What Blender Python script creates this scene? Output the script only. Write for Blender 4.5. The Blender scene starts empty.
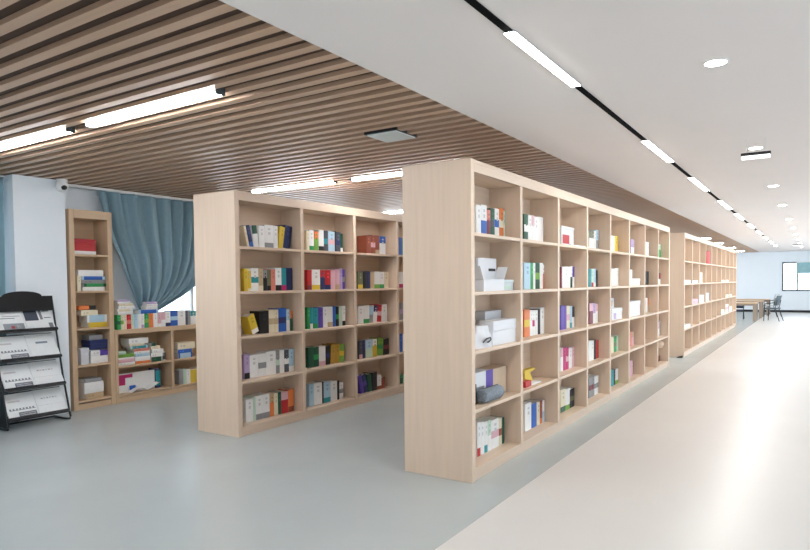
import bpy, bmesh, math, random
from mathutils import Vector, Matrix
random.seed(7)
D = bpy.data
COL = bpy.context.scene.collection
SC = bpy.context.scene

# ------------------------------------------------------------------ camera calibration
F, TH, PI_, RO, CY = 631.6983, .5774, .036, -.0091, 304.9935
CAM = Vector((0, 0, 1.5))
FW = Vector((-math.sin(TH)*math.cos(PI_), math.cos(TH)*math.cos(PI_), -math.sin(PI_)))
_r = Vector((math.cos(TH), math.sin(TH), 0)); _u = _r.cross(FW)
R2 = _r*math.cos(RO) + _u*math.sin(RO); U2 = -_r*math.sin(RO) + _u*math.cos(RO)
def at(x, y, axis, val):
    """world point on the plane axis=val that is seen at photo position x, y"""
    d = FW + R2*((x-405)/F) - U2*((y-CY)/F)
    return CAM + d*((val-CAM[axis])/d[axis])

# ------------------------------------------------------------------ materials
def lin(c): return tuple(((v/255)/12.92 if v/255 <= .04045 else ((v/255+.055)/1.055)**2.4) for v in c) + (1,)
MATS = {}
def mat(name, rgb, rough=.55, metal=0, var=.06, scale=(6, 6, 6), rgb2=None, spec=.5, bump=0, detail=3):
    if name in MATS: return MATS[name]
    m = D.materials.new(name); m.use_nodes = True; n = m.node_tree.nodes; l = m.node_tree.links
    b = n['Principled BSDF']; b.inputs['Roughness'].default_value = rough; b.inputs['Metallic'].default_value = metal
    b.inputs['Specular IOR Level'].default_value = spec
    tc = n.new('ShaderNodeTexCoord'); mp = n.new('ShaderNodeMapping'); mp.inputs['Scale'].default_value = scale
    ns = n.new('ShaderNodeTexNoise'); ns.inputs['Detail'].default_value = detail; ns.inputs['Scale'].default_value = 1
    cr = n.new('ShaderNodeValToRGB')
    c = lin(rgb); c2 = lin(rgb2) if rgb2 else tuple(max(0, v*(1-var*2)) for v in c[:3]) + (1,)
    cr.color_ramp.elements[0].color = c2; cr.color_ramp.elements[1].color = c
    cr.color_ramp.elements[0].position = .3; cr.color_ramp.elements[1].position = .62
    l.new(tc.outputs['Object'], mp.inputs[0]); l.new(mp.outputs[0], ns.inputs['Vector'])
    l.new(ns.outputs['Fac'], cr.inputs[0]); l.new(cr.outputs[0], b.inputs['Base Color'])
    if bump:
        bp = n.new('ShaderNodeBump'); bp.inputs['Strength'].default_value = bump; bp.inputs['Distance'].default_value = .01
        l.new(ns.outputs['Fac'], bp.inputs['Height']); l.new(bp.outputs[0], b.inputs['Normal'])
    MATS[name] = m; return m
def emit(name, rgb, s):
    m = D.materials.new(name); m.use_nodes = True; n = m.node_tree.nodes; n.remove(n['Principled BSDF'])
    e = n.new('ShaderNodeEmission'); e.inputs[0].default_value = lin(rgb); e.inputs[1].default_value = s
    m.node_tree.links.new(e.outputs[0], n['Material Output'].inputs[0]); MATS[name] = m; return m

WOOD = mat('birch_board', (220, 196, 173), .45, var=.035, scale=(26, 26, 1.6))
WOODH = mat('birch_shelf', (220, 196, 173), .45, var=.035, scale=(26, 1.6, 26))
WOODD = mat('oak_board', (206, 177, 145), .5, var=.04, scale=(26, 26, 1.6))
WOODDH = mat('oak_shelf', (206, 177, 145), .5, var=.04, scale=(26, 1.6, 26))
SLAT = mat('slat_wood', (194, 161, 134), .42, var=.04, scale=(1.2, 30, 30))
GAP_SHADE = mat('slat_gap_shade', (74, 54, 42), .95, var=.03, scale=(40, 40, 40))  # shade in the slat gaps, painted as a dark backing colour
WHITEC = mat('white_ceiling', (236, 229, 225), .75, var=.006, scale=(2, 2, 2))
WALLM = mat('pale_wall', (234, 241, 246), .8, var=.006, scale=(3, 3, 3))
FLG = mat('grey_floor', (179, 186, 186), .24, var=.03, scale=(1.4, 1.4, 1.4), spec=.5, detail=6)
FLW = mat('ivory_floor', (216, 213, 209), .3, var=.015, scale=(1.2, 1.2, 1.2), spec=.5, detail=6)
BLACKM = mat('black_metal', (24, 26, 30), .4)
DARKF = mat('dark_frame', (70, 78, 82), .4)
CURT = mat('curtain_cloth', (132, 162, 175), .85, var=.03, scale=(20, 20, 20))
CURTL = mat('curtain_cloth_pale', (142, 174, 186), .85, var=.03, scale=(20, 20, 20))
WPLAS = mat('white_plastic', (232, 233, 232), .4, var=.01)
PAPER = mat('paper', (236, 234, 228), .8, var=.02, scale=(40, 40, 40))
LED = emit('led_cool', (244, 249, 255), 46)
LEDW = emit('led_white', (255, 252, 246), 60)
PAL = dict(W=((238, 238, 236), 'white'), C=((230, 220, 192), 'cream'), K=((26, 27, 30), 'black'), N=((40, 52, 100), 'navy'),
 B=((44, 98, 184), 'blue'), L=((176, 208, 226), 'pale blue'), T=((40, 150, 160), 'teal'), G=((48, 150, 84), 'green'),
 D=((28, 84, 62), 'dark green'), Y=((222, 192, 62), 'yellow'), O=((226, 128, 70), 'orange'), R=((188, 44, 50), 'red'),
 M=((122, 48, 62), 'maroon'), P=((94, 70, 168), 'purple'), V=((188, 166, 206), 'lilac'), I=((222, 178, 188), 'pink'),
 S=((216, 132, 114), 'salmon'), A=((146, 148, 150), 'grey'), X=((196, 172, 136), 'tan'), E=((110, 112, 84), 'olive'),
 U=((188, 148, 62), 'mustard'), Z=((152, 78, 56), 'brick red'), H=((196, 40, 112), 'magenta'), F=((120, 172, 72), 'leaf green'),
 Q=((196, 220, 200), 'pale green'), J=((72, 78, 88), 'charcoal'))
def bm_(k): return mat('cover_'+PAL[k][1].replace(' ', '_'), PAL[k][0], .5, var=.02, scale=(30, 30, 30))

# ------------------------------------------------------------------ mesh builder
class MB:
    def __init__(s): s.v = []; s.f = []; s.m = []; s.mats = []
    def mi(s, m):
        if m not in s.mats: s.mats.append(m)
        return s.mats.index(m)
    def face(s, pts, m):
        i = len(s.v); s.v += [tuple(p) for p in pts]; s.f.append(tuple(range(i, i+len(pts)))); s.m.append(s.mi(m))
    def box(s, x0, x1, y0, y1, z0, z1, m, M=None):
        if x0 > x1: x0, x1 = x1, x0
        if y0 > y1: y0, y1 = y1, y0
        if z0 > z1: z0, z1 = z1, z0
        i = len(s.v)
        p = [Vector((x, y, z)) for x in (x0, x1) for y in (y0, y1) for z in (z0, z1)]
        if M: p = [M @ q for q in p]
        s.v += [tuple(q) for q in p]
        for f in ((0, 1, 3, 2), (4, 6, 7, 5), (0, 4, 5, 1), (2, 3, 7, 6), (0, 2, 6, 4), (1, 5, 7, 3)):
            s.f.append(tuple(i+k for k in f)); s.m.append(s.mi(m))
    def tube(s, pts, r, m, seg=8, r2=None, closed=False):
        pts = [Vector(p) for p in pts]; n = len(pts); rings = []
        for k, p in enumerate(pts):
            a = pts[k-1] if (k or closed) else p; b = pts[(k+1) % n] if (k < n-1 or closed) else p
            t = (b-a).normalized(); up = Vector((0, 0, 1)) if abs(t.z) < .9 else Vector((1, 0, 0))
            e = t.cross(up).normalized(); g = e.cross(t); i = len(s.v); rr = r if r2 is None else r+(r2-r)*k/(n-1)
            s.v += [tuple(p+e*rr*math.cos(2*math.pi*j/seg)+g*rr*math.sin(2*math.pi*j/seg)) for j in range(seg)]; rings.append(i)
        for k in range(n if closed else n-1):
            a, b = rings[k], rings[(k+1) % n]
            for j in range(seg):
                s.f.append((a+j, a+(j+1) % seg, b+(j+1) % seg, b+j)); s.m.append(s.mi(m))
        if not closed:
            for a, rev in ((rings[0], 1), (rings[-1], 0)):
                q = tuple(a+j for j in range(seg)); s.f.append(q[::-1] if rev else q); s.m.append(s.mi(m))
    def lathe(s, prof, c, m, seg=24, axis='z'):
        c = Vector(c); rings = []
        for r, h in prof:
            i = len(s.v); rings.append(i)
            for j in range(seg):
                a = 2*math.pi*j/seg; u, w = r*math.cos(a), r*math.sin(a)
                q = (u, w, h) if axis == 'z' else ((h, u, w) if axis == 'x' else (u, h, w))
                s.v.append(tuple(c+Vector(q)))
        for a, b in zip(rings, rings[1:]):
            for j in range(seg): s.f.append((a+j, a+(j+1) % seg, b+(j+1) % seg, b+j)); s.m.append(s.mi(m))
        s.f.append(tuple(rings[0]+j for j in range(seg))[::-1]); s.m.append(s.mi(m))
        s.f.append(tuple(rings[-1]+j for j in range(seg))); s.m.append(s.mi(m))
    def prism(s, pts, axis, a, b, m):
        """extrude a 2-D outline along an axis"""
        def P(q, h): return (h, q[0], q[1]) if axis == 0 else ((q[0], h, q[1]) if axis == 1 else (q[0], q[1], h))
        i = len(s.v); n = len(pts); s.v += [P(q, a) for q in pts] + [P(q, b) for q in pts]
        s.f.append(tuple(range(i, i+n))[::-1]); s.f.append(tuple(range(i+n, i+2*n))); s.m += [s.mi(m)]*2
        for k in range(n): s.f.append((i+k, i+(k+1) % n, i+n+(k+1) % n, i+n+k)); s.m.append(s.mi(m))
    def grid(s, fn, nu, nv, m):
        i = len(s.v); s.v += [tuple(fn(a/nu, b/nv)) for b in range(nv+1) for a in range(nu+1)]
        for b in range(nv):
            for a in range(nu):
                k = i+b*(nu+1)+a; s.f.append((k, k+1, k+nu+2, k+nu+1)); s.m.append(s.mi(m))
    def build(s, name, parent=None, loc=None, bevel=0, smooth=False, rot=None):
        me = D.meshes.new(name); me.from_pydata(s.v, [], s.f)
        for m in s.mats: me.materials.append(m)
        me.polygons.foreach_set('material_index', s.m)
        b = bmesh.new(); b.from_mesh(me); bmesh.ops.recalc_face_normals(b, faces=b.faces); b.to_mesh(me); b.free()
        if smooth:
            me.polygons.foreach_set('use_smooth', [True]*len(me.polygons))
            me.set_sharp_from_angle(angle=math.radians(smooth if smooth is not True else 45))
        o = D.objects.new(name, me); COL.objects.link(o)
        if parent: o.parent = parent
        if loc is not None: o.location = loc
        if rot is not None: o.rotation_euler = rot
        if bevel:
            q = o.modifiers.new('bevel', 'BEVEL'); q.width = bevel; q.segments = 2; q.limit_method = 'ANGLE'
        return o
def tag(o, label=None, cat=None, group=None, kind=None):
    if label: o['label'] = label
    if cat: o['category'] = cat
    if group: o['group'] = group
    if kind: o['kind'] = kind
    return o
def empty(name, loc, label, cat, group=None, rz=0):
    o = D.objects.new(name, None); COL.objects.link(o); o.location = loc; o.rotation_euler = (0, 0, rz); o.empty_display_size = .1
    return tag(o, label, cat, group)
def struct(mb, name, **k): return tag(mb.build(name, **k), kind='structure')
def one(fn, *a):
    m = MB(); getattr(m, fn)(*a); return m
def box(*a): return one('box', *a)
def copy_tree(root, loc, label, rz=None):
    c = root.copy(); COL.objects.link(c); c.location = loc; c['label'] = label
    if rz is not None: c.rotation_euler.z = rz
    for ch in root.children:
        d = ch.copy(); COL.objects.link(d); d.parent = c
        for g in ch.children:
            h = g.copy(); COL.objects.link(h); h.parent = d
    return c
ORD = 'first second third fourth fifth sixth seventh eighth ninth tenth eleventh twelfth thirteenth fourteenth fifteenth sixteenth seventeenth eighteenth nineteenth twentieth'.split()

# ------------------------------------------------------------------ room shell
ZC = 2.72; XW = -7.7; XR = 3.4; YF = -2.6; YB = 33.0; XE = -2.17; XFL = -1.775
struct(box(XW-.25, XFL, YF, YB, -.1, 0, FLG), 'floor')
struct(box(XFL, XR, YF, YB, -.1, 0, FLW), 'floor_aisle')
struct(box(XE, XR+.2, YF-.2, YB+.2, ZC, ZC+.3, WHITEC), 'ceiling')
m = MB(); m.box(XW-.25, XE, YF-.2, YB+.2, ZC+.026, ZC+.3, GAP_SHADE)
struct(m, 'ceiling_shade_backing')
PITCH = .145; SW = .064; LAMP_Y = [2.755 + 3.19*i for i in range(-1, 10)]
m = MB(); y = 2.755 - 30*PITCH + PITCH/2
while y < YB-.1:
    m.box(XW, XE, y-SW/2, y+SW/2, ZC, ZC+.026, SLAT); y += PITCH
struct(m, 'ceiling_slats')

# walls with openings cut as separate blocks of one wall mesh
def wall_with_openings(name, axis, a0, a1, b0, b1, z1, holes, m):
    mb = MB(); cur = b0
    def blk(p, q, z0, zz):
        if q-p < 1e-4 or zz-z0 < 1e-4: return
        (mb.box(a0, a1, p, q, z0, zz, m) if axis == 0 else mb.box(p, q, a0, a1, z0, zz, m))
    for (p, q, z0, zz) in sorted(holes):
        blk(cur, p, 0, z1); blk(p, q, 0, z0); blk(p, q, zz, z1); cur = q
    blk(cur, b1, 0, z1); return struct(mb, name)
LEFT = [(1.5, 3.3, .9, 2.6), (5.28, 7.0, .9, 2.6)] + [(7.7+3.3*i, 9.9+3.3*i, .9, 2.6) for i in range(7)]  # openings past the second are unseen, added to light behind the left bookcase
wall_with_openings('wall_left', 0, XW-.25, XW, YF, YB, ZC+.3, LEFT, WALLM)
RIGHT = [(-1.6+3.5*i, .7+3.5*i+(.9 if i > 3 else 0), .9 if i < 4 else .2, 2.3 if i < 4 else 2.6) for i in range(9)]  # unseen openings added as fill light, farther ones enlarged to brighten the aisle
wall_with_openings('wall_right', 0, XR, XR+.25, YF, YB, ZC+.3, RIGHT, WALLM)
wall_with_openings('wall_back', 1, YB, YB+.25, XW-.25, XR+.25, ZC+.3, [(-1.3, 2.2, .95, 2.25)], WALLM)
wall_with_openings('wall_front', 1, YF-.25, YF, XW-.25, XR+.25, ZC+.3, [], WALLM)
struct(box(XW, XW+.32, 3.49, 4.06, 0, ZC, WALLM), 'wall_pier')
struct(box(-7.62, -7.55, YF, 3.49, ZC-.03, ZC, WPLAS), 'trim_2')
struct(box(-7.62, -7.55, 4.06, 12, ZC-.03, ZC, WPLAS), 'trim_3')
struct(box(XW, XR, YB-.02, YB, 0, .1, BLACKM), 'baseboard_back')
GLASS = D.materials.new('clear_glass'); GLASS.use_nodes = True
_n = GLASS.node_tree.nodes; _l = GLASS.node_tree.links; _n.remove(_n['Principled BSDF'])
_t = _n.new('ShaderNodeBsdfTransparent'); _g = _n.new('ShaderNodeBsdfGlossy'); _g.inputs['Roughness'].default_value = .02
_f = _n.new('ShaderNodeFresnel'); _f.inputs[0].default_value = 1.35; _x = _n.new('ShaderNodeMixShader')
_l.new(_f.outputs[0], _x.inputs[0]); _l.new(_t.outputs[0], _x.inputs[1]); _l.new(_g.outputs[0], _x.inputs[2])
_l.new(_x.outputs[0], _n['Material Output'].inputs[0])
NW = [0]
def window(axis, a, p, q, z0, z1, n, fm, ft=.045):
    """framed window in an opening of a wall lying on axis=a"""
    NW[0] += 1; mb = MB(); g = MB()
    def bx(M, p, q, z0, z1, h, m): (M.box(a-h, a+h, p, q, z0, z1, m) if axis == 0 else M.box(p, q, a-h, a+h, z0, z1, m))
    bx(mb, p, q, z0, z0+ft, .04, fm); bx(mb, p, q, z1-ft, z1, .04, fm); bx(mb, p, p+ft, z0+ft, z1-ft, .04, fm); bx(mb, q-ft, q, z0+ft, z1-ft, .04, fm)
    w = (q-p)/n
    for i in range(1, n): bx(mb, p+w*i-ft/2, p+w*i+ft/2, z0+ft, z1-ft, .035, fm)
    o = struct(mb, 'window_%d' % NW[0]); bx(g, p+ft, q-ft, z0+ft, z1-ft, .004, GLASS); g.build('pane', o); return o
window(0, XW-.1, *LEFT[0], 2, WPLAS); window(0, XW-.1, *LEFT[1], 2, WPLAS)
window(1, YB+.08, -1.3, 2.2, .95, 2.25, 6, DARKF, .06)

# ------------------------------------------------------------------ lamps
m = MB(); m.box(-.724, .724, -.034, .034, -.012, .05, WPLAS)
def slat_lamp(x0, x1, y, label):
    t = empty('linear_ceiling_lamp', ((x0+x1)/2, y, ZC), label, 'lamp', 'white tube lamps between the ceiling slats'); L = (x1-x0)/2
    box(-L, L, -.036, .036, .0, .024, WPLAS).build('housing', t)
    b = MB(); b.box(-L+.012, L-.012, -.034, .034, -.022, 0, LED); b.build('diffuser', t, bevel=.006)
    b = MB(); b.box(-L-.004, -L+.012, -.036, .036, -.024, .024, DARKF); b.build('end_cap', t)
    b = MB(); b.box(L-.012, L+.004, -.036, .036, -.024, .024, DARKF); b.build('end_cap', t)
nm = ['behind the camera side', 'in front of the first bookcase end', 'above the left bookcase', 'over the third row of lamps back'] 
slat_lamp(-4.637, -3.173, 2.755, 'long bright tube lamp in the slats, largest one in the photo')
slat_lamp(-6.37, -4.9, 2.755, 'bright tube lamp in the slats cut by the left edge')
slat_lamp(-6.25, -4.85, LAMP_Y[2], 'tube lamp in the slats just above the left bookcase end panel')
slat_lamp(-4.59, -3.13, LAMP_Y[2], 'tube lamp in the slats running behind the top of the nearest bookcase')
slat_lamp(-6.43, -5.0, LAMP_Y[3], 'farther tube lamp peeking over the left bookcase top')
slat_lamp(-4.663, -3.2, LAMP_Y[3], 'tube lamp hidden in the slats behind the nearest bookcase')
FARX = [0]*7+[.58]*4; LAMP_Y[7:] = [20.6, 23.5, 27.3, 30.9]
for i in range(4, 11):
    slat_lamp(-4.663+FARX[i], -3.2+FARX[i], LAMP_Y[i], '%s small distant tube lamp in the slats over the far bookcase' % ORD[i-4])
    slat_lamp(-6.43, -5.0, LAMP_Y[i], '%s distant tube lamp near the window side of the slats, counting from the nearest' % ORD[i-4])
slat_lamp(-4.637, -3.173, LAMP_Y[0], 'tube lamp in the slats behind the viewer')
slat_lamp(-6.45, -4.984, LAMP_Y[0], 'tube lamp in the slats behind the viewer near the windows')

XT = -1.27
TRACK = mat('track_black', (12, 12, 13), .95, spec=.1)
tr = empty('light_track', (XT, 0, ZC-.001), 'long black recessed light track running down the white ceiling', 'light track')
b = MB(); b.box(-.02, .02, YF, 28, -.005, 0, TRACK); b.build('channel', tr)
segs = [(.2, 1.35), (2.895, 3.926), (5.80, 6.98), (8.2, 9.51), (10.89, 12.25), (13.25, 14.55)] + [(15.8+2.55*i, 17.1+2.55*i) for i in range(5)]
for k, (a, c) in enumerate(segs):
    t = empty('linear_downlight', (XT, (a+c)/2, ZC-.006), 'white light bar in the black ceiling track, %s' % ('behind the frame' if k == 0 else '%s lit one from the top' % ORD[k-1]), 'lamp', 'lit bars in the ceiling track')
    box(-.032, .032, -(c-a)/2, (c-a)/2, -.004, 0, WPLAS).build('housing', t)
    b = MB(); b.box(-.026, .026, -(c-a)/2+.004, (c-a)/2-.004, -.006, -.004, LEDW); b.build('diffuser', t)
for k, yy in enumerate([-1.5, 1.22, 3.974, 6.747, 9.62, 12.22, 15.15, 17.86, 20.4, 23.1, 25.8, 28.5]):
    lab = 'round recessed downlight in the white ceiling, ' + ('outside the frame, %s' % ['behind the viewer', 'above the viewer'][k] if k < 2 else ('largest and nearest one' if k == 2 else '%s one back from the nearest' % ORD[k-2]))
    t = empty('downlight', (-.49, yy, ZC), lab, 'lamp', 'round downlights in the white ceiling')
    b = MB(); b.lathe([(.068, 0), (.068, -.005), (.056, -.006), (.056, 0)], (0, 0, 0), WPLAS); b.build('rim', t, smooth=True)
    b = MB(); b.lathe([(.055, 0), (.055, -.004), (.045, -.005)], (0, 0, 0), LEDW); b.build('lens', t, smooth=True)

def ceiling_sign(loc, label, s=.88):
    t = empty('emergency_light', loc, label, 'emergency light')
    box(-.13*s, .13*s, -.018, .018, -.028, 0, BLACKM).build('housing', t, bevel=.004)
    b = MB(); b.box(-.125*s, .125*s, -.02, .016, -.056, -.026, emit('sign_glow', (240, 245, 245), 1.6) if 'sign_glow' not in MATS else MATS['sign_glow']); b.build('diffuser', t, bevel=.003)
    for sx in (-.08*s, .08*s):
        b = MB(); b.tube([(sx, 0, 0), (sx, 0, ZC-loc[2])], .002, WPLAS); b.build('hanger', t)
ceiling_sign((-.455, 6.3, 2.6), 'small black topped emergency light with white glowing face under a downlight')
ceiling_sign((-.55, 24.2, 2.62), 'tiny distant dark emergency light hanging far down the aisle')

t = empty('ceiling_panel', (-2.98, 4.39, ZC), 'square pale grey panel set into the wooden slat ceiling', 'ceiling panel')
box(-.145, .145, -.145, .145, -.014, 0, mat('panel_grey', (226, 234, 231), .5, var=.01)).build('panel', t, bevel=.003)
box(-.16, .16, -.165, .165, -.004, .02, BLACKM).build('surround', t)

# ------------------------------------------------------------------ bookcases
ZS = [1.867, 1.424, .981, .538, .095]; H = 2.402; XA, XB = -2.124, -4.695; W = .6
def bookcase(xf, y0, n, bay, label):
    """double-sided run: face at x=xf looking +X, near end at y0"""
    y1 = y0+n*bay; root = empty('bookcase', (xf-W/2, y0, 0), label, 'bookcase', 'tall double sided bookcases'); hx = W/2
    def part(name, *a, mm=WOOD, bev=.003): return box(*a, mm).build(name, root, bevel=bev)
    L = y1-y0; e = .058; g0 = .02
    part('end_panel', -hx, hx, 0, e, 0, H); part('end_panel', -hx, hx, L-e, L, 0, H)
    part('top_panel', -hx+.004, hx-.004, e, L-e, H-.03, H, mm=WOODH)
    part('header', hx-.022, hx-.001, e, L-e, 2.31, H-.03, mm=WOODH); part('header', -hx+.001, -hx+.022, e, L-e, 2.31, H-.03, mm=WOODH)
    part('plinth', -hx+.012, hx-.012, e, L-e, 0, .07, mm=WOODH)
    part('back_panel', -.008, .008, e, L-e, .07, 2.34, mm=WOODH, bev=0)
    for i in range(1, n): part('divider', -hx+.003, hx-.003, g0+i*bay-.024, g0+i*bay+.024, .07, 2.31)
    for i in range(n):
        a = g0+i*bay+.024 if i else e; c = g0+(i+1)*bay-.024 if i < n-1 else L-e
        for z in ZS: part('shelf', -hx+.006, hx-.006, a, c, z-.026, z, mm=WOODH, bev=.002)
        part('cornice_board', -hx+.006, hx-.006, a, c, 2.31, 2.33, mm=WOODH, bev=0)
    return root
BAY = .9345; YA, YBs, YE = 4.156, 4.22, 13.083
bookcase(XB, YBs, 8, BAY, 'tall pale wood bookcase full of books left of the central one')
bookcase(XA, YA, 8, BAY, 'tall pale wood bookcase in the centre with a wide blank end panel')
bookcase(XA, YE, 10, .944, 'almost empty pale wood bookcase further down the white aisle')

def wall_unit(name, y0, y1, h, zs, bays, label):
    x0, x1 = XW+.005, -7.38; root = empty(name, (x1, y0, 0), label, 'cabinet'); L = y1-y0; d = x0-x1
    def part(nm, *a, mm=WOODD, bev=.003): return box(*a, mm).build(nm, root, bevel=bev)
    e = .06 if h > 2 else .04
    part('side_panel', d, 0, 0, e, 0, h); part('side_panel', d, 0, L-e, L, 0, h)
    part('top_panel', d, 0, e, L-e, h-(.1 if h > 2 else .06), h, mm=WOODDH)
    part('plinth', d, -.008, e, L-e, 0, .07, mm=WOODDH); part('back_panel', d, d+.01, e, L-e, .07, h-.06, mm=WOODDH, bev=0)
    w = (L-e)/bays
    for i in range(1, bays): part('divider', d+.01, -.003, w*i, w*i+e, .07, h-.06)
    for i in range(bays):
        for z in zs: part('shelf', d+.01, -.004, w*i+e, w*(i+1), z-.024, z, mm=WOODDH, bev=.002)
wall_unit('tall_cabinet', 4.1, 4.64, H, [1.87, 1.43, .98, .535, .11], 1, 'narrow tall open shelf cabinet beside the white wall pier')
wall_unit('low_cabinet', 4.645, 6.335, .93, [.465, .1], 2, 'low open shelf cabinet under the window crammed with books')

# ------------------------------------------------------------------ books
CASE = {'A': (XA, 'central bookcase'), 'B': (XB, 'left bookcase'), 'E': (XA, 'far bookcase')}
ROW = ['top', 'second', 'middle', 'fourth', 'bottom']
PATW = {'t': 'top', 'm': 'band', 'b': 'foot'}
def book_mesh(w, h, d, spec):
    """cover (spine faces +X, thickness along +Y, upright along +Z) and page block"""
    code, *pats = spec.split('.'); base = bm_(code); bands = []
    for p in pats:
        k, cc = p[0], p[1]
        bands.append({'t': (.62, 1), 'm': (.36, .62), 'b': (0, .24), 'h': (0, .5), 's': (.12, .9)}[k] + (bm_(cc),))
    c = MB(); cuts = sorted({0, 1, .3, .42, .5, .58, .7, .78, .86} | {v for b in bands for v in b[:2]})
    ys = [0, .18*w, .36*w, .64*w, .82*w, w]; bul = min(.004, w*.12); xs = [0, bul*.7, bul, bul, bul*.7, 0]
    dark = PAL[code][0]; lum = sum(dark)/3; k_ = .87 if lum > 110 else 1.25; tm = mat('title_'+PAL[code][1].replace(' ', '_'), tuple(min(255, v*k_+(0 if lum > 110 else 18)) for v in dark), .6)
    titled = random.random() < .6 and w > .02
    for z0, z1 in zip(cuts, cuts[1:]):
        zc = (z0+z1)/2; mm = base
        for b in bands:
            if b[0] <= zc <= b[1]: mm = b[2]
        for i in range(5):
            q = tm if (titled and i == 2 and (.58 < zc < .7 or .78 < zc < .86)) else mm
            c.face([(xs[i], ys[i], z0*h), (xs[i+1], ys[i+1], z0*h), (xs[i+1], ys[i+1], z1*h), (xs[i], ys[i], z1*h)], q)
    tk = min(.0025, w*.2)
    top = bands[-1][2] if bands and bands[-1][0] == 0 and bands[-1][1] == .5 else base
    c.box(-d, -.0005, 0, tk, 0, h, base); c.box(-d, -.0005, w-tk, w, 0, h, base); c.box(-.003, -.0002, tk, w-tk, 0, h, base)
    p = box(-d+.004, -.003, tk, w-tk, .003, h-.003, PAPER)
    return c, p
CNT = [0]
NB = {}
def put_book(loc, w, h, d, spec, label, group, lean=0, flat=False):
    c, p = book_mesh(w, h, d, spec); loc = Vector(loc); r = math.radians(lean)
    if flat: r = math.radians(90)
    elif lean < 0: c.v = [(a, b-w, z) for a, b, z in c.v]; p.v = [(a, b-w, z) for a, b, z in p.v]; loc.y += w
    o = c.build('book', None, loc, rot=(r, 0, 0)); tag(o, label, 'book', group); p.build('pages', o); CNT[0] += 1; return o
def describe(spec):
    code, *p = spec.split('.'); s = PAL[code][1]
    if p:
        k, cc = p[-1][0], p[-1][1]; s2 = PAL[cc][1]
        return s, ' with %s %s' % (s2, {'t': 'top', 'm': 'band', 'b': 'foot', 'h': 'half', 's': 'spine'}[k])
    return s, ''
def cell(case, bay, row, fr, data, setback=.12, zover=None):
    """one compartment: data = 'startX; endX topY spec lean; ...' in reading coordinates of frame fr"""
    xf, cname = CASE[case]; ox, oy, sc = fr; xp = xf-setback; z = ZS[row]
    items = [q.split() for q in data.split(';')]; x = float(items[0][0]); k = 0
    bw = {'A': BAY, 'B': BAY, 'E': .944}[case]; c0 = {'A': YA, 'B': YBs, 'E': YE}[case]+.02; y_lo = c0+bay*bw+(.028 if bay else .042); y_hi = c0+(bay+1)*bw-.034
    parts = []
    for it in items[1:]:
        xe = float(it[0])
        if it[1] != '-':
            yt, spec = float(it[1]), it[2]; lean = float(it[3]) if len(it) > 3 else 0
            pa = at(ox+x/sc, oy+yt/sc, 0, xp); pb = at(ox+xe/sc, oy+yt/sc, 0, xp)
            y0, y1 = pa.y, pb.y; h = ((pa.z+pb.z)/2 - z)/max(.6, math.cos(math.radians(lean))); h = max(.1, min(.38, h)); w = max(.008, y1-y0-.0015)
            if lean: w *= math.cos(math.radians(lean))
            y0 = max(y_lo, min(y0, y_hi-w)); parts.append((y0, w, h, spec, lean))
        x = xe
    out = []
    for (y0, w, h, spec, lean) in parts:
        q = max(1, round(w/.1)) if w > .17 else 1
        for i in range(q): out.append((y0+w/q*i, w/q-(.001 if q > 1 else 0), h*(1-.03*random.random() if q > 1 else 1), spec, lean))
    tot = len(out)
    if 1:
        for (y0, w, h, spec, lean) in out:
            s, extra = describe(spec); k += 1
            pos = 'single' if tot == 1 else (ORD[k-1]+' from left')
            lab = '%s%s book%s, %s, %s shelf, %s bay of %s' % ('leaning ' if abs(lean) > 4 else '', s, extra, pos, ROW[row], ORD[bay], cname)
            if len(lab.split()) > 16: lab = '%s book%s, %s, %s shelf, %s bay of %s' % (s, extra, pos, ROW[row], ORD[bay], cname)
            if len(lab.split()) > 16: lab = '%s book, %s, %s shelf, %s bay of %s' % (s, pos, ROW[row], ORD[bay], cname)
            d = min(.29-setback-.012, max(.11, h*.62))
            put_book((xp, y0, z), w, h, d, spec, lab, 'books in the '+cname, lean)
# ---- left bookcase
f = (236, 215, 9.17)
cell('B', 0, 0, f, '100; 122 105 C 13; 160 103 N.bB 13; 208 100 W.tD 7; 260 100 W; 342 92 W.bA; 382 100 W; 426 112 Y -10; 490 105 N -10')
f = (236, 260, 9.17)
cell('B', 0, 1, f, '72; 105 78 Y; 138 80 C.sY; 205 75 W.mT; 248 78 X.bC; 285 92 K.tA; 320 90 E.bK; 360 85 S; 416 72 W.bK; 460 75 T.bH; 516 72 N')
f = (236, 300, 9.17)
cell('B', 0, 2, f, '150; 215 150 Y.bW 20; 300 100 K; 345 88 C.mX; 388 88 C.mX; 460 75 B.mN; 492 85 L.hW; 520 100 D.tO')
f = (236, 340, 6.114)
cell('B', 0, 3, f, '50; 83 86 V.bK; 135 92 W; 185 85 W.mA; 243 68 W; 266 64 A.mQ; 294 62 W; 323 60 J.mW; 356 56 L.bW')
cell('B', 0, 4, f, '60; 104 362 W; 120 348 Q; 206 335 W.bA; 232 328 O.tX; 256 325 C; 276 318 D; 318 315 R.tI; 353 302 O.bZ')
f = (300, 220, 9.17)
cell('B', 1, 0, f, '58; 84 100 C; 126 95 W.bG; 170 105 F.tO; 217 92 W.bK; 258 98 J.mT; 318 105 L.mI; 330 102 K; 370 112 J.mN; 392 125 D.bW')
f = (300, 260, 7.85)
cell('B', 1, 1, f, '56; 92 78 R.bM; 157 75 W.bY; 196 78 N.tR; 240 80 R.bN; 275 78 I; 310 72 I.bX; 332 66 V; 352 75 P.mA')
cell('B', 1, 2, f, '56; 78 372 G; 100 375 T.bW; 142 378 T.bG; 180 372 P; 215 368 W; 256 366 W.bX; 280 362 B; 305 366 K.mG; 331 364 Q; 356 360 W.bK')
f = (300, 320, 5.5)
cell('B', 1, 3, f, '46; 75 150 D; 104 148 D.mG; 140 146 W.bI; 166 142 K.mN; 190 136 U -5; 214 132 U -5; 240 135 F.mY -5')
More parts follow.
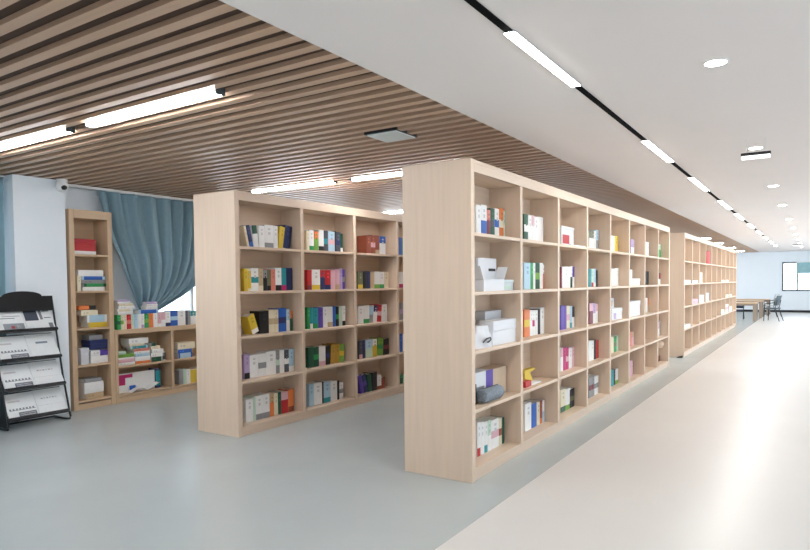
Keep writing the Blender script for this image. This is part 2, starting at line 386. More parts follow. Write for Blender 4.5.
cell('B', 1, 4, f, '50; 76 352 L; 121 346 W; 130 340 K; 168 338 L.bT; 204 336 W; 216 334 K; 238 345 W.mA')
f = (350, 220, 9.17)
cell('B', 2, 0, f, '150; 190 143 Z; 232 140 Z.mI; 270 142 Z.bX; 326 150 W.tB')
f = (350, 270, 7.86)
cell('B', 2, 1, f, '62; 100 10 E.bY; 132 10 K; 160 10 N; 190 12 X; 232 12 W.bF; 268 14 W.bG; 302 14 C')
cell('B', 2, 2, f, '62; 105 285 W; 152 278 W.bG; 180 286 L.hA; 210 282 W.tN -6; 245 276 R.mI -6; 292 270 W')
f = (350, 325, 6.88)
cell('B', 2, 3, f, '62; 85 108 J.bI; 106 105 N; 155 100 L.hQ; 186 95 Y.tW; 226 92 F.mG -5; 268 95 K.mM')
cell('B', 2, 4, f, '75; 98 345 P 14; 124 342 N.mP 14; 150 338 D 4; 186 325 K; 216 345 W.bZ; 240 360 Z')
f = (350, 220, 9.17)
cell('B', 3, 0, f, '446; 475 160 B; 500 165 T; 540 165 L'); f = (350, 270, 7.86)
cell('B', 3, 1, f, '385; 416 15 W.bH; 445 20 V'); cell('B', 3, 2, f, '388; 418 258 A.mV; 445 262 W')
f = (350, 325, 6.88)
cell('B', 3, 3, f, '338; 362 60 B; 390 66 W'); cell('B', 3, 4, f, '342; 365 340 D.tG; 390 345 Q')
# ---- central bookcase
f = (470, 195, 10.125); SB = .14
def A(bay, row, f, data, sb=SB): cell('A', bay, row, f, data, sb)
A(0, 0, f, '62; 110 105 W; 170 102 W.hB; 206 150 M.tS; 250 138 D.mJ; 294 138 W.mB; 344 136 O.mC; 368 165 Q.hC')
f = (470, 250, 10.125)
A(1, 1, f, '548; 612 130 L; 640 128 G; 662 130 W; 706 130 D.mF; 740 132 W; 758 150 S.tW')
f = (470, 195, 10.125)
A(1, 0, f, '548; 588 195 D.mW; 622 205 W; 652 208 W.tI; 690 222 W; 742 225 W')
f = (470, 300, 10.125)
A(1, 2, f, '550; 606 95 O.mY; 632 102 W; 656 105 W.mH; 686 102 W; 712 90 K; 756 75 W')
f = (470, 395, 7.86)
A(1, 4, f, '432; 482 65 W; 524 66 B; 549 55 C; 571 45 Z.bO; 596 38 W.hL')
A(0, 4, f, '56; 82 215 W.bR; 112 212 W; 138 208 W.bT; 166 195 Q.hW; 226 190 W.mI; 250 182 C.mZ; 270 178 D')
f = (550, 210, 7.85)
A(2, 1, (550, 265, 7.85), '84; 96 15 M; 160 12 W; 178 10 W.hD; 202 12 P.hW')
A(2, 2, (550, 265, 7.85), '84; 108 318 P; 130 318 P; 156 320 C.mI; 176 322 L.bT; 204 326 K.hW')
A(2, 3, (550, 330, 6.117), '64; 80 112 W.tI; 98 108 H; 115 108 H.mI; 134 110 W; 150 105 I')
A(2, 4, (550, 330, 6.117), '64; 96 362 C.bD; 126 358 W.bF; 160 355 K.mE')
A(3, 0, f, '308; 346 160 W.tE; 362 165 W; 386 158 L.hA')
A(3, 1, (550, 265, 7.85), '308; 326 30 T; 342 30 Q.bR; 360 30 L.bW; 374 42 K')
A(3, 2, (550, 265, 7.85), '310; 338 300 M.tI; 358 300 V.hW; 376 306 W.tI')
A(3, 3, (550, 330, 6.117), '236; 250 66 W; 268 65 W; 282 62 K; 302 62 R')
A(3, 4, (550, 330, 6.117), '238; 272 285 A.mM; 298 280 W.mA')
f = (605, 220, 7.857)
A(4, 0, f, '50; 76 125 W; 102 128 Y'); A(4, 1, f, '52; 82 380 W; 110 378 W')
A(4, 3, (605, 320, 7.33), '45; 64 125 C; 86 120 G.mE; 100 112 Q'); A(4, 4, (605, 320, 7.33), '45; 64 366 T; 80 362 K; 110 352 W.bF')
A(5, 0, f, '204; 230 150 V.hW'); A(5, 1, f, '196; 214 390 W')
A(5, 3, (605, 320, 7.33), '182; 196 88 S; 212 86 I.tX'); A(5, 4, (605, 320, 7.33), '182; 204 298 I')
A(6, 0, f, '322; 348 172 W'); A(6, 1, f, '322; 344 402 K'); A(6, 2, (605, 280, 9.17), '376; 390 165 W; 408 168 O.hX')
A(7, 0, f, '424; 452 192 G.tQ'); A(7, 1, f, '428; 444 420 R.hW; 462 418 K.hW')
A(7, 3, (605, 320, 7.33), '402; 418 5 M -3; 432 2 W -3; 450 0 I.hW -3')
cell('A', 7, 4, (605, 320, 7.33), '392; 410 285 Z; 428 278 J; 446 272 Z', SB)
# ---- far bookcase
cell('E', 3, 0, (680, 225, 9.17), '250; 262 240 R; 274 238 R', .03)
cell('E', 2, 1, (680, 225, 9.17), '184; 206 435 C', .03)

# flat piles
def flat_book(xp, y0, y1, z, t, spec, label, group, d=.2):
    return put_book((xp, y1, z), t, y1-y0, d, spec, label, group, flat=True)
def pile(xp, fr, z, items, where, group, d=.2, clamp=None):
    """items bottom-up: (X0, X1, thickness px, spec)"""
    ox, oy, sc = fr; n = len(items); zz = z
    for k, (a, b, t, spec) in enumerate(items):
        pa = at(ox+a/sc, 300, 0, xp); pb = at(ox+b/sc, 300, 0, xp); depth = (Vector((xp, pa.y, 1))-CAM).dot(FW)
        if clamp: pa.y = max(pa.y, clamp[0]); pb.y = min(pb.y, clamp[1])
        th = max(.008, t/sc*depth/F); s, ex = describe(spec)
        pos = '' if n == 1 else ('bottom' if k == 0 else ('top' if k == n-1 else ORD[k]+' up'))
        lab = 'flat %s book%s, %s %s' % (s, ex, pos, where)
        if len(lab.split()) > 16: lab = 'flat %s book, %s %s' % (s, pos, where)
        o = flat_book(xp, pa.y, pb.y, zz, th, spec, lab, group, d)
        if 'low cabinet' in group and d > .15: o.rotation_euler.z = random.uniform(-.09, .03)*min(1, .22/(pb.y-pa.y))
        zz += th+.0006
    return zz
XL = -7.38-.06
g = 'books stacked on the tall cabinet'; f = (70, 225, 5.5)
tz = [1.87, 1.43, .98, .535, .11]
pile(XL, f, tz[0], [(32, 150, 20, 'W')], 'one under the red box in the tall cabinet', g, .2)
pile(XL, f, tz[1], [(72, 192, 22, 'W'), (80, 200, 18, 'D.sG'), (66, 196, 20, 'A'), (66, 196, 20, 'L.sB'), (50, 186, 34, 'W')], 'of tall cabinet second shelf pile', g, .19)
put_book((XL, at(70+40/5.5, 280, 0, XL).y, tz[1]), .045, .19, .15, 'C', 'cream book standing left of a pile on the tall cabinet second shelf', g)
pile(XL, f, tz[2], [(100, 204, 28, 'Y'), (92, 200, 40, 'W.sL'), (60, 150, 28, 'C')], 'of tall cabinet middle shelf pile', g, .19)
f2 = (70, 310, 5.5)
pile(XL, f2, tz[3], [(108, 206, 40, 'W'), (108, 204, 32, 'W.hP')], 'of tall cabinet fourth shelf pile', g, .19)
pile(XL, f2, tz[4], [(75, 170, 30, 'X'), (66, 172, 60, 'W'), (70, 160, 20, 'A')], 'of tall cabinet bottom shelf pile', g, .19)
# low cabinet
g = 'books crammed on the low cabinet'; f = (110, 300, 9)
x = 64; lt = .93; XT2 = -7.38-.035; tops = []
lowrow = '98 G.mD; 124 C.mF; 150 C; 190 R.mS; 216 Q.bC; 250 L; 282 W; 310 W.bV; 350 G.mF; 390 O; 428 W; 462 I.bW; 500 I.hW; 545 W.bN; 610 B.mL; 680 W; 702 J; 726 A; 776 W.tT'
for k, q in enumerate(lowrow.split(';')):
    xe, spec = q.split(); xe = float(xe); pa = at(110+x/9, 320, 0, XT2); pb = at(110+xe/9, 320, 0, XT2); s, ex = describe(spec)
    put_book((XT2, pa.y, lt), pb.y-pa.y-.0012, .186 if 2 < k < 13 or k < 4 else .19+random.random()*.02, .14, spec, '%s book%s, %s from left in low cabinet top row' % (s, ex, ORD[k] if k < 16 else 'number %d' % (k+1)) if k < 16 else '%s book%s in row on low cabinet top near the bookcase' % (s, ex), g); x = xe
pile(XT2-.01, f, lt+.188, [(70, 200, 28, 'W'), (64, 195, 24, 'W.sC'), (75, 225, 26, 'W'), (80, 205, 20, 'C'), (68, 180, 18, 'W'), (66, 170, 14, 'V')], 'of pile on the low cabinet beside the curtain', g, .13)
pile(XT2-.01, f, lt+.188, [(255, 435, 34, 'L.sB'), (325, 425, 28, 'W'), (330, 425, 22, 'W'), (328, 420, 18, 'V')], 'of pile on the low cabinet below the curtain knot', g, .13)
XL2 = -7.38-.05
pile(XL2, f, .465, [(66, 210, 26, 'W'), (66, 206, 30, 'I'), (62, 206, 14, 'W'), (64, 205, 30, 'F'), (66, 130, 28, 'Q')], 'of the left pile, low cabinet upper shelf', g, .2)
pile(XL2, f, .465, [(222, 352, 22, 'O'), (218, 350, 40, 'W'), (222, 345, 28, 'L'), (215, 345, 20, 'W'), (212, 344, 26, 'S'), (180, 330, 24, 'L.sT'), (170, 300, 20, 'C'), (165, 335, 50, 'W')], 'of the middle pile, low cabinet upper shelf', g, .2)
pile(XL2, f, .465, [(366, 448, 42, 'D'), (362, 462, 34, 'W'), (370, 470, 36, 'W'), (362, 440, 30, 'C'), (362, 400, 30, 'D')], 'of the third pile, low cabinet upper shelf', g, .2)
put_book((XL2, at(110+472/9, 355, 0, XL2).y, .465), .04, .12, .16, 'W.sJ', 'short white and charcoal book ending the low cabinet upper shelf row', g)
f4 = (110, 350, 9)
pile(XL2, f, .465, [(610, 730, 46, 'B.sL'), (600, 725, 34, 'B'), (605, 755, 60, 'C')], 'of pile in the low cabinet bay beside the bookcase', g, .2)
for k, (a, b, hh, spec) in enumerate([(625, 660, .2, 'A'), (660, 690, .205, 'Q'), (690, 725, .2, 'W'), (725, 780, .185, 'Y'), (780, 830, .2, 'C')]):
    pa = at(110+a/9, 380, 0, XL2); pb = at(110+b/9, 380, 0, XL2); s, ex = describe(spec)
    put_book((XL2, pa.y, .1), pb.y-pa.y-.001, hh, .16, spec, '%s book standing %s from left in low cabinet bottom right bay' % (s, ORD[k]), g)
# lower shelf: a big board, a blue book, an open magazine
p0, p1 = at(110+72/9, 370, 0, -7.5), at(110+400/9, 370, 0, -7.5)
t = empty('poster_board', (-7.5, p0.y, .1), 'large white board with a magenta corner standing in the low cabinet', 'poster board')
wd = p1.y-p0.y; box(-.012, 0, 0, wd, 0, .25, bm_('W')).build('board', t)
box(0, .002, .005, wd*.18, .1, .235, bm_('H')).build('printed_corner', t); box(0, .002, wd*.18, wd*.38, .19, .235, bm_('H')).build('printed_corner', t)
p2 = at(110+402/9, 370, 0, -7.48); put_book((-7.48, p2.y+.012, .1), .075, .26, .15, 'N.sT', 'teal and navy book right of the magenta cornered board', g)
t = empty('open_magazine', (-7.41, at(110+190/9, 385, 0, -7.41).y, .1), 'open magazine lying in front of the magenta cornered board', 'magazine')
b = MB(); L = at(110+440/9, 385, 0, -7.41).y - at(110+190/9, 385, 0, -7.41).y
b.grid(lambda u, v: (-.07+.1*v-.06*(u < 0), u*L, .004+.05*math.sin(min(1, u*1.8)*math.pi)*(u < .556)+.17*max(0, u-.5)), 24, 4, bm_('W'))
b.build('pages', t, smooth=True)
b = MB(); b.box(-.068, -.064, L*.05, L*.26, .03, .085, bm_('B')); b.build('blue_picture', t)
# stacks in the far bookcase and flat packs
def flat_case(bay, row, items, where, a=.1, c=.84):
    zz = ZS[row]; n = len(items)
    for k, (th, spec) in enumerate(items):
        y0 = YE+bay*.944+a+.01*random.random(); y1 = YE+bay*.944+c-.02*random.random(); sn, ex = describe(spec)
        pos = '' if n == 1 else ('bottom of ' if k == 0 else ('top of ' if k == n-1 else ORD[k]+' up in '))
        flat_book(XA-.02, y0, y1, zz, th, spec, 'flat %s pack, %s%s' % (sn, pos, where), 'paper packs lying in the far bookcase', .2); zz += th+.0006
flat_case(0, 1, [(.07, 'W')], 'far bookcase second shelf, first bay')
flat_case(1, 1, [(.06, 'W')], 'far bookcase second shelf, second bay')
flat_case(6, 1, [(.06, 'C')], 'far bookcase second shelf, seventh bay')
flat_case(7, 1, [(.06, 'W')], 'far bookcase second shelf, eighth bay')
flat_case(1, 2, [(.11, 'I')], 'far bookcase middle shelf, second bay')
flat_case(7, 2, [(.08, 'C')], 'far bookcase middle shelf, eighth bay')
flat_case(8, 2, [(.07, 'C')], 'far bookcase middle shelf, ninth bay')
flat_case(0, 3, [(.07, 'W')], 'far bookcase fourth shelf, first bay')
flat_case(6, 3, [(.07, 'W'), (.06, 'C')], 'pile, far bookcase fourth shelf, seventh bay')
flat_case(7, 3, [(.09, 'W'), (.09, 'I'), (.06, 'W')], 'pile, far bookcase fourth shelf, eighth bay')
flat_case(8, 3, [(.08, 'W'), (.07, 'C')], 'pile, far bookcase fourth shelf, ninth bay')

# ------------------------------------------------------------------ boxes and oddments in the central bookcase
def carton(loc, sx, sy, sz, m, label, lid=True, rz=0, lm=None, mark=None, cat='box', name='carton', lidh=.3):
    t = empty(name, loc, label, cat, rz=rz); zt = sz*(1-lidh) if lid else sz
    box(-sx, 0, 0, sy, 0, zt, m).build('body', t, bevel=.004)
    if lid: box(-sx-.004, .004, -.004, sy+.004, zt, sz, lm or m).build('lid', t, bevel=.004)
    if mark:
        a, b, c, d, mm = mark; box(.0005, .0025, a*sy, b*sy, c*sz, d*sz, mm).build('label', t)
    return t
def open_tray(loc, sx, sy, sz, m, label, cat='box', name='open_carton', flaps=True):
    t = empty(name, loc, label, cat); b = MB(); k = .004
    b.box(-sx, 0, 0, sy, 0, k, m); b.box(-k, 0, 0, sy, k, sz, m); b.box(-sx, -sx+k, 0, sy, k, sz, m); b.box(-sx+k, -k, 0, k, k, sz, m); b.box(-sx+k, -k, sy-k, sy, k, sz, m)
    b.build('body', t)
    if flaps:
        M = Matrix.Translation((0, sy, sz)) @ Matrix.Rotation(math.radians(-35), 4, 'X')
        b = MB(); b.box(-sx, 0, 0, k, 0, sz*1.3, m, M); b.build('flap', t)
        M = Matrix.Translation((0, 0, sz)) @ Matrix.Rotation(math.radians(32), 4, 'X')
        b = MB(); b.box(-sx, 0, -k, 0, 0, sz*1.3, m, M); b.build('flap', t)
    return t
CARD = mat('white_card', (226, 228, 232), .6, var=.01); CARD2 = mat('grey_card', (206, 210, 216), .6, var=.01)
f = (470, 250, 10.125); XX = XA-.16
def yx(px, x=XX): return at(px, 300, 0, x).y
def zy(px, py, x=XX): return at(px, py, 0, x).z
z1 = ZS[1]; y0 = yx(470+85/10.125); y1 = yx(470+270/10.125)
carton((XX, y0, z1), .12, y1-y0, .27, CARD, 'tall white carton with a dark label on the second shelf', False, mark=(.55, .92, .6, .68, BLACKM))
y0 = yx(470+130/10.125, XA-.06); y1 = yx(470+335/10.125, XA-.06)
open_tray((XA-.05, y0, z1), .09, y1-y0, .095, CARD, 'open white carton in front of the tall white carton')
y2 = yx(470+440/10.125, XA-.06)
carton((XA-.06, y1+.012, z1), .09, y2-y1-.014, .09, mat('pale_carton', (208, 220, 222), .6), 'low pale carton right of the open white carton', True, mark=(.1, .7, .15, .4, bm_('Q')))
t = empty('leaning_booklet', (XA-.07, YA+.13, z1), 'white booklet leaning against the open carton on the second shelf', 'booklet')
b = MB(); b.box(-.15, 0, 0, .01, 0, .2, CARD, Matrix.Rotation(math.radians(-14), 4, 'X')); b.build('cover', t)
b = MB(); b.box(0, .001, .001, .009, .02, .12, bm_('S'), Matrix.Rotation(math.radians(-14), 4, 'X')); b.build('spine_strip', t)
# middle shelf: lidded boxes and a printed bag
z2 = ZS[2]
carton((XA-.05, yx(470+235/10.125, XA-.05), z2), .12, yx(470+500/10.125, XA-.05)-yx(470+235/10.125, XA-.05)-.008, .2, CARD, 'white lidded box at the front of the central bookcase middle shelf', True, lidh=.42)
carton((XA-.19, yx(485, XA-.19), z2), .09, yx(505.5, XA-.19)-yx(485, XA-.19), .27, CARD2, 'grey white box standing behind the white lidded box on the middle shelf', True, lidh=.25)
tb = empty('paper_bag', (XA-.11, YA+.15, z2), 'crumpled white bag printed with a black swirl beside the lidded box', 'bag')
b = MB()
def bag(u, v):
    a = u*2*math.pi; r = (1-.42*v**1.5)*(1+.1*math.sin(5*a+6*v)+.06*math.sin(9*a-3*v)); return (.085*r*math.cos(a)-.01, .17*r*math.sin(a)+.2, .17*v*(1+.1*math.sin(3*a)) if v < 1 else .17)
b.grid(bag, 40, 10, CARD); i0 = len(b.v)-41; b.f.append(tuple(range(i0, i0+40))); b.m.append(0); b.build('body', tb, smooth=60)
b = MB(); b.tube([(.082, .1, .05), (.09, .15, .075), (.09, .21, .078), (.075, .255, .062), (.08, .22, .05), (.088, .17, .045)], .006, BLACKM); b.build('printed_swirl', tb)
# fourth shelf
z3 = ZS[3]
t = empty('binder_box', (XA-.13, YA+.1, z3), 'white and tan box with a purple spine on the fourth shelf', 'box')
yw = yx(470+330/9.16, XA-.13)-YA-.1
box(-.14, 0, 0, yw*.6, 0, .235, CARD).build('body', t, bevel=.003); box(-.14, 0, yw*.6, yw, 0, .23, mat('tan_card', (206, 184, 158), .6)).build('tan_side', t, bevel=.003)
box(0, .003, yw*.5, yw*.66, 0, .235, bm_('P')).build('purple_spine', t); box(0, .003, yw*.3, yw*.45, .06, .12, bm_('A')).build('label', t)
t = empty('pencil_case', (XA-.075, 4.46, z3+.056), 'grey felt cylindrical pencil case lying on the fourth shelf', 'pencil case')
FELT = mat('grey_felt', (140, 150, 160), .95, var=.16, scale=(70, 70, 70), bump=.6)
b = MB(); b.lathe([(.02, 0), (.05, .01), (.056, .03), (.056, .31), (.05, .33), (.02, .34)], (0, 0, 0), FELT, 24, 'y'); b.build('body', t, smooth=50)
b = MB(); b.tube([(.0, .03, .057), (0, .31, .057)], .004, BLACKM); b.build('zip', t)
t = empty('black_pouch', (XA-.118, YA+.19, z3), 'black pouch propped against the white and tan box', 'pouch')
b = MB(); b.prism([(0, 0), (.1, 0), (.085, .16), (.03, .17)], 0, -.008, 0.02, BLACKM); b.build('body', t, bevel=.006)
carton((XA-.06, YA+.52, z3), .09, .13, .028, CARD, 'small flat white box right of the grey felt pencil case', False)
# second bay, fourth shelf: paper stand, red box, leaflet
y = yx(470+500/9.16)
t = empty('paper_stand', (XA-.13, yx(524.6, XA-.13), z3), 'yellow folded paper stand on the fourth shelf', 'paper stand')
b = MB(); b.prism([(0, 0), (.2, 0), (.2, .012), (.13, .1), (.26, .12), (.26, .132), (.0, .132)], 0, -.06, 0, bm_('Y')); b.build('body', t)
carton((XA-.06, yx(525.5, XA-.06), z3), .07, .14, .055, bm_('R'), 'small red box in front of the yellow paper stand', False)
carton((XA-.06, yx(531.5, XA-.06), z3), .14, .24, .014, CARD, 'thin white leaflet lying beside the yellow paper stand', False, name='leaflet', cat='leaflet')
# third bay, top: red patterned box on a white tray
y0 = yx(550+84/7.85, XA-.14); y1 = yx(550+180/7.85, XA-.14); z0 = ZS[0]
carton((XA-.13, y0, z0+.014), .12, y1-y0, .2, CARD, 'white box with red pattern on the top shelf', True, mark=(.08, .6, .08, .55, bm_('R')), lidh=.15)
carton((XA-.02, y0-.02, z0), .24, y1-y0+.24, .012, CARD, 'thin white tray under the red patterned box', False, name='tray', cat='tray')
# third bay bottom: wooden disc behind the books
t = empty('wooden_disc', (XA-.268, YA+2*BAY+.62, ZS[4]+.12), 'round pale wooden disc behind books on the third bay bottom shelf', 'disc')
b = MB(); b.lathe([(.115, -.008), (.12, 0), (.115, .008)], (0, 0, 0), WOODD, 28, 'x'); b.build('body', t, smooth=40)
# fifth bay middle: white boxes
yb = YA+4*BAY
carton((XA-.08, yb+.36, z2), .18, .52, .15, CARD, 'long white box with lilac mark on the middle shelf, fifth bay', True, mark=(.2, .4, .1, .6, bm_('V')), lidh=.4)
carton((XA-.13, yb+.4, z2+.152), .12, .26, .13, CARD2, 'small pale box on top of the long white box, fifth bay', False, mark=(.4, .7, .2, .8, bm_('X')))
yb = YA+5*BAY
carton((XA-.06, yb+.1, z2), .2, .8, .22, CARD, 'large white flat lidded box filling the middle shelf of the sixth bay', True, lidh=.3)
carton((XA-.06, yb+.24, z1), .2, .64, .1, CARD, 'low white box on the second shelf of the sixth bay', True, lidh=.4)
yb = YA+7*BAY
t = empty('cream_bundle', (XA-.15, yb+.6, ZS[4]+.245), 'rounded cream bundle resting on brown books in the last bay', 'bundle')
b = MB(); b.lathe([(.02, 0), (.1, .012), (.125, .06), (.115, .11), (.06, .14), (.01, .145)], (0, 0, 0), mat('cream_cloth', (216, 190, 168), .9)); b.build('cloth', t, smooth=70)
# far bookcase white cartons
yb = YE+2*.944
carton((XA-.03, yb+.2, z2), .2, .66, .17, CARD, 'white carton in the third bay of the far bookcase', True)
carton((XA-.03, yb+.944+.1, z2), .2, .6, .2, CARD2, 'taller white carton in the fourth bay of the far bookcase', True)
t = empty('door_wedge', (XA-.12, YE-.05, 0), 'small black wedge on the floor at the far bookcase end panel', 'wedge')
b = MB(); b.prism([(0, 0), (.11, 0), (.11, .045), (.02, .02)], 1, -.03, .03, BLACKM); b.build('body', t, bevel=.004)
# red box of the tall cabinet etc.
y0 = yx(70+26/5.5, XL); y1 = yx(70+148/5.5, XL)
carton((XL+.0, y0, tz[0]+.044), .19, y1-y0, .145, bm_('R'), 'red box on a white book on the tall cabinet top shelf', True, lm=mat('deep_red', (170, 34, 44), .5), lidh=.35)
y0 = yx(70+44/5.5, XL)
carton((XL, y0+.01, tz[2]+.22), .16, .13, .05, bm_('O'), 'orange box on the pile of the tall cabinet middle shelf', False) 
carton((XL, y0+.145, tz[2]+.22), .16, .08, .05, bm_('K'), 'black box beside the orange box in the tall cabinet', False)
y0 = yx(70+105/5.5, XL); y1 = yx(70+204/5.5, XL)
carton((XL, y0, tz[3]+.172), .19, y1-y0, .115, bm_('N'), 'navy box on white books in the tall cabinet', True, lidh=.4)
carton((XL-.02, y0, tz[3]+.289), .17, (y1-y0)*.75, .06, bm_('A'), 'grey box on top of the navy box in the tall cabinet', False)
carton((XL-.01, y0-.115, tz[3]), .16, .1, .2, CARD2, 'pale grey box left of white books in the tall cabinet', True)
y0 = yx(70+50/5.5, XL)
carton((XL-.01, y0, tz[2]), .16, .1, .12, CARD2, 'pale grey box left of the yellow book in the tall cabinet', True) if False else None

# ------------------------------------------------------------------ curtains
ED = [(2.69, 4.6, 6.62), (2.2, 4.7, 6.55), (1.83, 4.86, 6.4), (1.6, 4.92, 6.22), (1.47, 4.97, 6.06), (1.35, 5.02, 5.86), (1.24, 5.08, 5.62), (1.14, 5.14, 5.4), (1.06, 5.18, 5.32), (.94, 5.16, 5.36)]
def edges(z):
    for (a, l0, r0), (b, l1, r1) in zip(ED, ED[1:]):
        if z >= b: k = (a-z)/(a-b); k = max(0, k); return l0+(l1-l0)*k, r0+(r1-r0)*k
    return ED[-1][1:]
def curtain(name, label, y0, y1, zt, zb, gather, folds, m, x=-7.6):
    t = empty(name, (x, y0, 0), label, 'curtain'); cy, zg = gather if gather else (None, None)
    def fn(u, v):
        z = zt+(zb-zt)*v; yy = y0+(y1-y0)*u; amp = .035
        if gather:
            l, r = edges(z); yy = l+(r-l)*u; g = (r-l)/1.94
            amp = .036*(.35+.65*min(1, g*1.2))+.012
        ph = u*folds*2*math.pi+1.3*math.sin(u*9+v*1.5)
        return (amp*math.sin(ph)+.012*math.sin(ph*2.3+v*3)+(.05*math.exp(-((v-.72)/.2)**2) if gather else 0), yy-y0, z)
    b = MB(); b.grid(fn, 220, 50, m); o = b.build('cloth', t, smooth=True)
    s = o.modifiers.new('thick', 'SOLIDIFY'); s.thickness = .004
    return t
ct = curtain('curtain', 'blue grey curtain gathered to a knot above the low cabinet', 4.68, 6.62, ZC-.03, .94, (5.25, 1.08), 9, CURT)
b = MB(); b.tube([(.075*math.cos(a), 5.25-4.68+.1*math.sin(a), 1.08) for a in [i*math.pi/8 for i in range(16)]], .014, CURT, closed=True); b.build('tie', ct, smooth=True)
curtain('curtain', 'blue grey curtain hanging straight left of the white pier', 2.5, 3.44, ZC-.03, .03, None, 7, CURTL, -7.5)

# security camera at the pier top
t = empty('security_camera', (-7.3, 3.985, ZC-.036), 'white dome security camera at the top of the pier', 'camera'); t.scale = (1.2, 1.2, 1)
b = MB(); b.lathe([(.05, .035), (.052, .02), (.05, 0)], (0, 0, 0), WPLAS); b.build('mount', t, smooth=40)
b = MB(); b.lathe([(.002, -.105), (.03, -.098), (.05, -.075), (.058, -.045), (.054, -.015), (.048, 0)], (0, 0, 0), WPLAS); b.build('housing', t, smooth=60)
b = MB(); b.lathe([(.02, .045), (.028, .052), (.022, .062), (.004, .066)], (0, 0, 0), BLACKM, 20, 'x')
o = b.build('lens', t, (0, .012, -.05), smooth=50); o.rotation_euler = (0, .25, -.35)

# ------------------------------------------------------------------ magazine rack
RY0, RY1 = 3.165, 3.81
rk = empty('magazine_rack', (-7.0, RY0, 0), 'black metal rack holding four tiers of newspapers before the white pier', 'rack'); RW = RY1-RY0
def rx(z): return .04-.31*(z/1.4)          # front line of the frame, leaning back with height
for yy in (0, RW):
    b = MB(); b.tube([(-.27, yy, .012), (-.05, yy, .012), (.05, yy, .02), (.068, yy, .045), (.055, yy, .08), (rx(.5), yy, .5), (rx(1.37), yy, 1.37)], .011, BLACKM); b.build('side_frame', rk, smooth=True)
b = MB(); b.prism([(rx(.05)-.0, .03), (rx(1.3), 1.3), (rx(1.3)-.04, 1.3), (-.3, .03)], 1, -.002, .004, BLACKM); b.build('side_panel', rk)
b = MB(); b.prism([(rx(.05)-.0, .03), (rx(1.3), 1.3), (rx(1.3)-.04, 1.3), (-.3, .03)], 1, RW-.004, RW+.002, BLACKM); b.build('side_panel', rk) if False else None
pts = [(0, 1.22), (RW, 1.22), (RW, 1.385), (RW*.82, 1.385)]+[(RW*.5+RW*.32*math.cos(a), 1.385+.055*math.sin(a)) for a in [math.pi*i/12 for i in range(1, 12)]]+[(RW*.18, 1.385), (0, 1.385)]
b = MB(); b.prism(pts, 0, rx(1.3)-.006, rx(1.3)+.006, BLACKM); b.build('header_panel', rk)
b = MB(); b.tube([(-.27, 0, .012), (-.27, RW, .012)], .01, BLACKM); b.build('foot_bar', rk)
TZ = [.10, .40, .70, 1.0]; PH = .3
for k, z in enumerate(TZ):
    xf = rx(z)+.03; b = MB()
    M = Matrix.Translation((xf, 0, z)) @ Matrix.Rotation(math.radians(-33), 4, 'Y')
    b.box(-.006, 0, .012, RW-.012, 0, PH+.02, mat('rack_steel', (52, 56, 62), .45), M); b.build('tray', rk)
    b = MB(); b.box(0, .035, .008, RW-.008, -.008, 0, BLACKM, M); b.box(.03, .035, .008, RW-.008, 0, .022, BLACKM, M); b.build('lip', rk)
mat('news_grey2', (176, 178, 184), .8); INK = mat('newsprint_ink', (128, 132, 140), .8); INKD = mat('newsprint_dark', (62, 70, 84), .8); NEWS = mat('newsprint', (228, 231, 232), .85, var=.02, scale=(50, 50, 50))
tier = ['bottom', 'third', 'second', 'top']
for k, z in enumerate(TZ):
    xf = rx(z)+.03+.003
    for side in (0, 1):
        a0, a1 = (.02, RW*.5-.002) if side == 0 else (RW*.5+.002, RW-.02)
        t = empty('newspaper', (-7.0+xf, RY0+a0, z+.002), '%s newspaper on the %s tier of the black rack%s' % (['left', 'right'][side], tier[k], ', with a dark photograph' if k == 3 and side == 1 else ''), 'newspaper', 'newspapers on the black rack')
        t.rotation_euler = (0, math.radians(-33), 0); w = a1-a0; P = PH+.005*side
        box(0, .012, 0, w, .0, P, NEWS).build('sheets', t)
        b = MB(); q = .0125
        def line(y0, y1, z0, z1, mm): b.box(.012, q, y0*w, y1*w, z0*P, z1*P, mm)
        if k == 3:
            if side == 0:
                line(.1, .7, .55, .58, INK); line(.3, .9, .64, .66, INK); line(.25, .95, .05, .35, mat('news_grey', (150, 156, 162), .8)); line(.5, .62, .14, .24, bm_('R')); line(.7, .85, .12, .26, NEWS)
            else:
                box(.012, .0128, .03*w, .5*w, .42*P, .92*P, INKD).build('photograph', t); line(.56, .66, .45, .9, INK); line(.7, .95, .78, .84, INK); line(.7, .95, .5, .54, INK); line(.8, .95, .06, .3, INK)
        elif side == 0:
            line(.1, .5, .66, .72, mat('news_pale', (206, 200, 202), .8)); line(.08, .95, .34, .36, INK)
            for j in range(8): line(.08+.11*j, .14+.11*j, .36, .42, INK)
            line(.35, .95, .08, .26, INK); line(.4, .9, .12, .15, NEWS); line(.4, .9, .19, .21, NEWS)
        else:
            if k == 2: line(.3, .72, .6, .68, mat('news_blue', (130, 146, 160), .8))
            else:
                for j in range(6): line(.2+.1*j, .27+.1*j, .62, .67, MATS['news_pale'] if j % 2 else MATS['news_grey2'])
            if k != 2: line(.0, 1, .38, .39, MATS['news_pale'])
        b.build('printing', t)
    # a folded second paper in front of the right one on each tier
    if k in (1, 2):
        t = empty('newspaper', (-7.0+xf+.013, RY0+RW*.5+.01, z+.002), 'folded blank newspaper lying in front on the %s tier of the rack' % tier[k], 'newspaper', 'newspapers on the black rack'); t.rotation_euler = (0, math.radians(-33), 0)
        box(0, .008, 0, RW*.46, 0, PH*.4, NEWS).build('sheets', t)

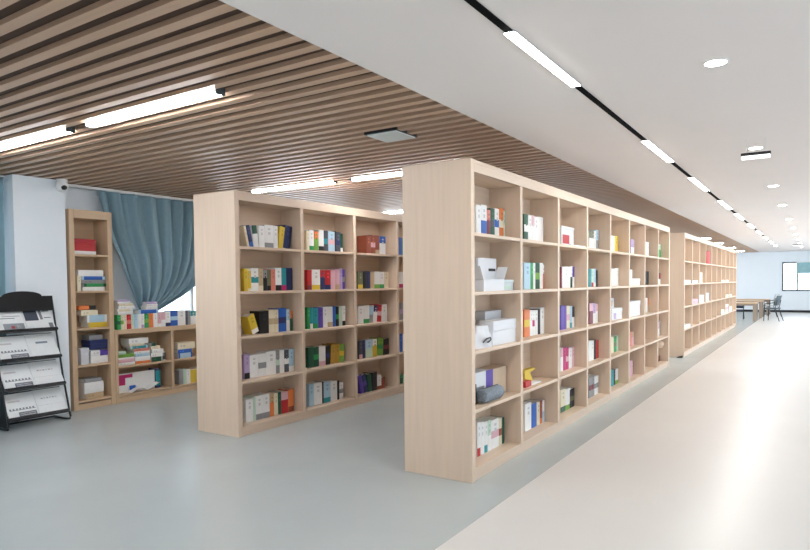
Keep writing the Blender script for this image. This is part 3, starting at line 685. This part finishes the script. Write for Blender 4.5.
# ------------------------------------------------------------------ reading area at the back
TW = mat('table_top_wood', (206, 176, 142), .4, var=.05, scale=(2, 30, 30)); TL = mat('table_leg', (150, 134, 118), .5)
def table(x1, y0, label):
    t = empty('reading_table', (x1, y0, 0), label, 'table', 'reading tables at the back')
    box(-1.6, .02, -.0, .9, .63, .66, TW).build('tabletop', t, bevel=.004); box(-1.5, -.08, .06, .84, .56, .63, TL).build('apron', t)
    for sx in (-1.56, -.1):
        for sy in (.02, .8): box(sx, sx+.1, sy, sy+.08, 0, .63, TL).build('leg', t, bevel=.003)
table(-1.77, 25.3, 'nearest wooden reading table past the far bookcase')
table(-1.74, 27.7, 'second wooden reading table past the far bookcase')
table(-1.62, 29.9, 'farthest wooden reading table by the back wall')
def chair(loc, rz, col, label):
    t = empty('office_chair', loc, label, 'chair', 'chairs around the reading tables', rz); m = mat('chair_'+col, {'grey': (92, 104, 108), 'navy': (44, 54, 80), 'pale': (196, 202, 204)}[col], .7)
    b = MB(); b.box(-.22, .22, -.22, .22, .42, .47, m); b.build('seat', t, bevel=.015)
    b = MB(); b.grid(lambda u, v: ((u-.5)*.46, -.2-.1*v-.06*math.sin(math.pi*u)+.06, .56+.34*v), 10, 6, m); o = b.build('backrest', t, smooth=True)
    s = o.modifiers.new('thick', 'SOLIDIFY'); s.thickness = .025
    for sx in (-.23, .23):
        b = MB(); b.tube([(sx, .2, 0), (sx, .17, .44), (sx, .15, .62), (sx, -.18, .66)], .013, BLACKM); b.build('arm', t, smooth=True)
        b = MB(); b.tube([(sx*.95, -.3, 0), (sx*.9, -.16, .44), (sx*.85, -.22, .75)], .013, BLACKM); b.build('leg', t, smooth=True)
    return t
chair((-1.32, 26.1, 0), math.pi/2-.25, 'grey', 'grey backed chair with thin legs at the end of the reading table')
chair((-1.5, 29.0, 0), math.pi/2-.3, 'pale', 'pale chair behind the grey backed chair at the back')
chair((-2.5, 26.75, 0), math.pi, 'navy', 'low dark navy chair between reading tables behind the far bookcase').scale.z = .72
chair((-2.2, 24.95, 0), 0, 'navy', 'dark navy chair in front of the nearest reading table') if False else None
t = empty('roller_blind', (-.75, YB-.03, 2.25), 'teal roller blind half lowered over the back window', 'blind')
b = MB(); b.tube([(0, 0, -.02), (2.9, 0, -.02)], .022, WPLAS); b.build('roller', t, smooth=True)
box(.0, 2.9, -.004, .004, -.5, -.02, mat('teal_blind', (150, 190, 196), .8)).build('cloth', t); box(.0, 2.9, -.008, .008, -.52, -.5, WPLAS).build('bottom_bar', t)

# ------------------------------------------------------------------ daylight
w = D.worlds.new('daylight'); SC.world = w; w.use_nodes = True
bg = w.node_tree.nodes['Background']; bg.inputs[0].default_value = lin((226, 240, 252)); bg.inputs[1].default_value = 3.6

# ------------------------------------------------------------------ camera and view
cd = D.cameras.new('camera'); co = D.objects.new('camera', cd); COL.objects.link(co)
M = Matrix.Identity(4)
for i in range(3): M[i][0] = R2[i]; M[i][1] = U2[i]; M[i][2] = -FW[i]; M[i][3] = CAM[i]
co.matrix_world = M; cd.sensor_width = 36; cd.lens = F*36/810; cd.shift_y = (CY-275)/810; cd.clip_end = 200
SC.camera = co
SC.view_settings.view_transform = 'Standard'; SC.view_settings.look = 'None'; SC.view_settings.gamma = 1; SC.view_settings.use_curve_mapping = False
SC.view_settings.exposure = 0.55
SC.cycles.max_bounces = 8; SC.cycles.diffuse_bounces = 4
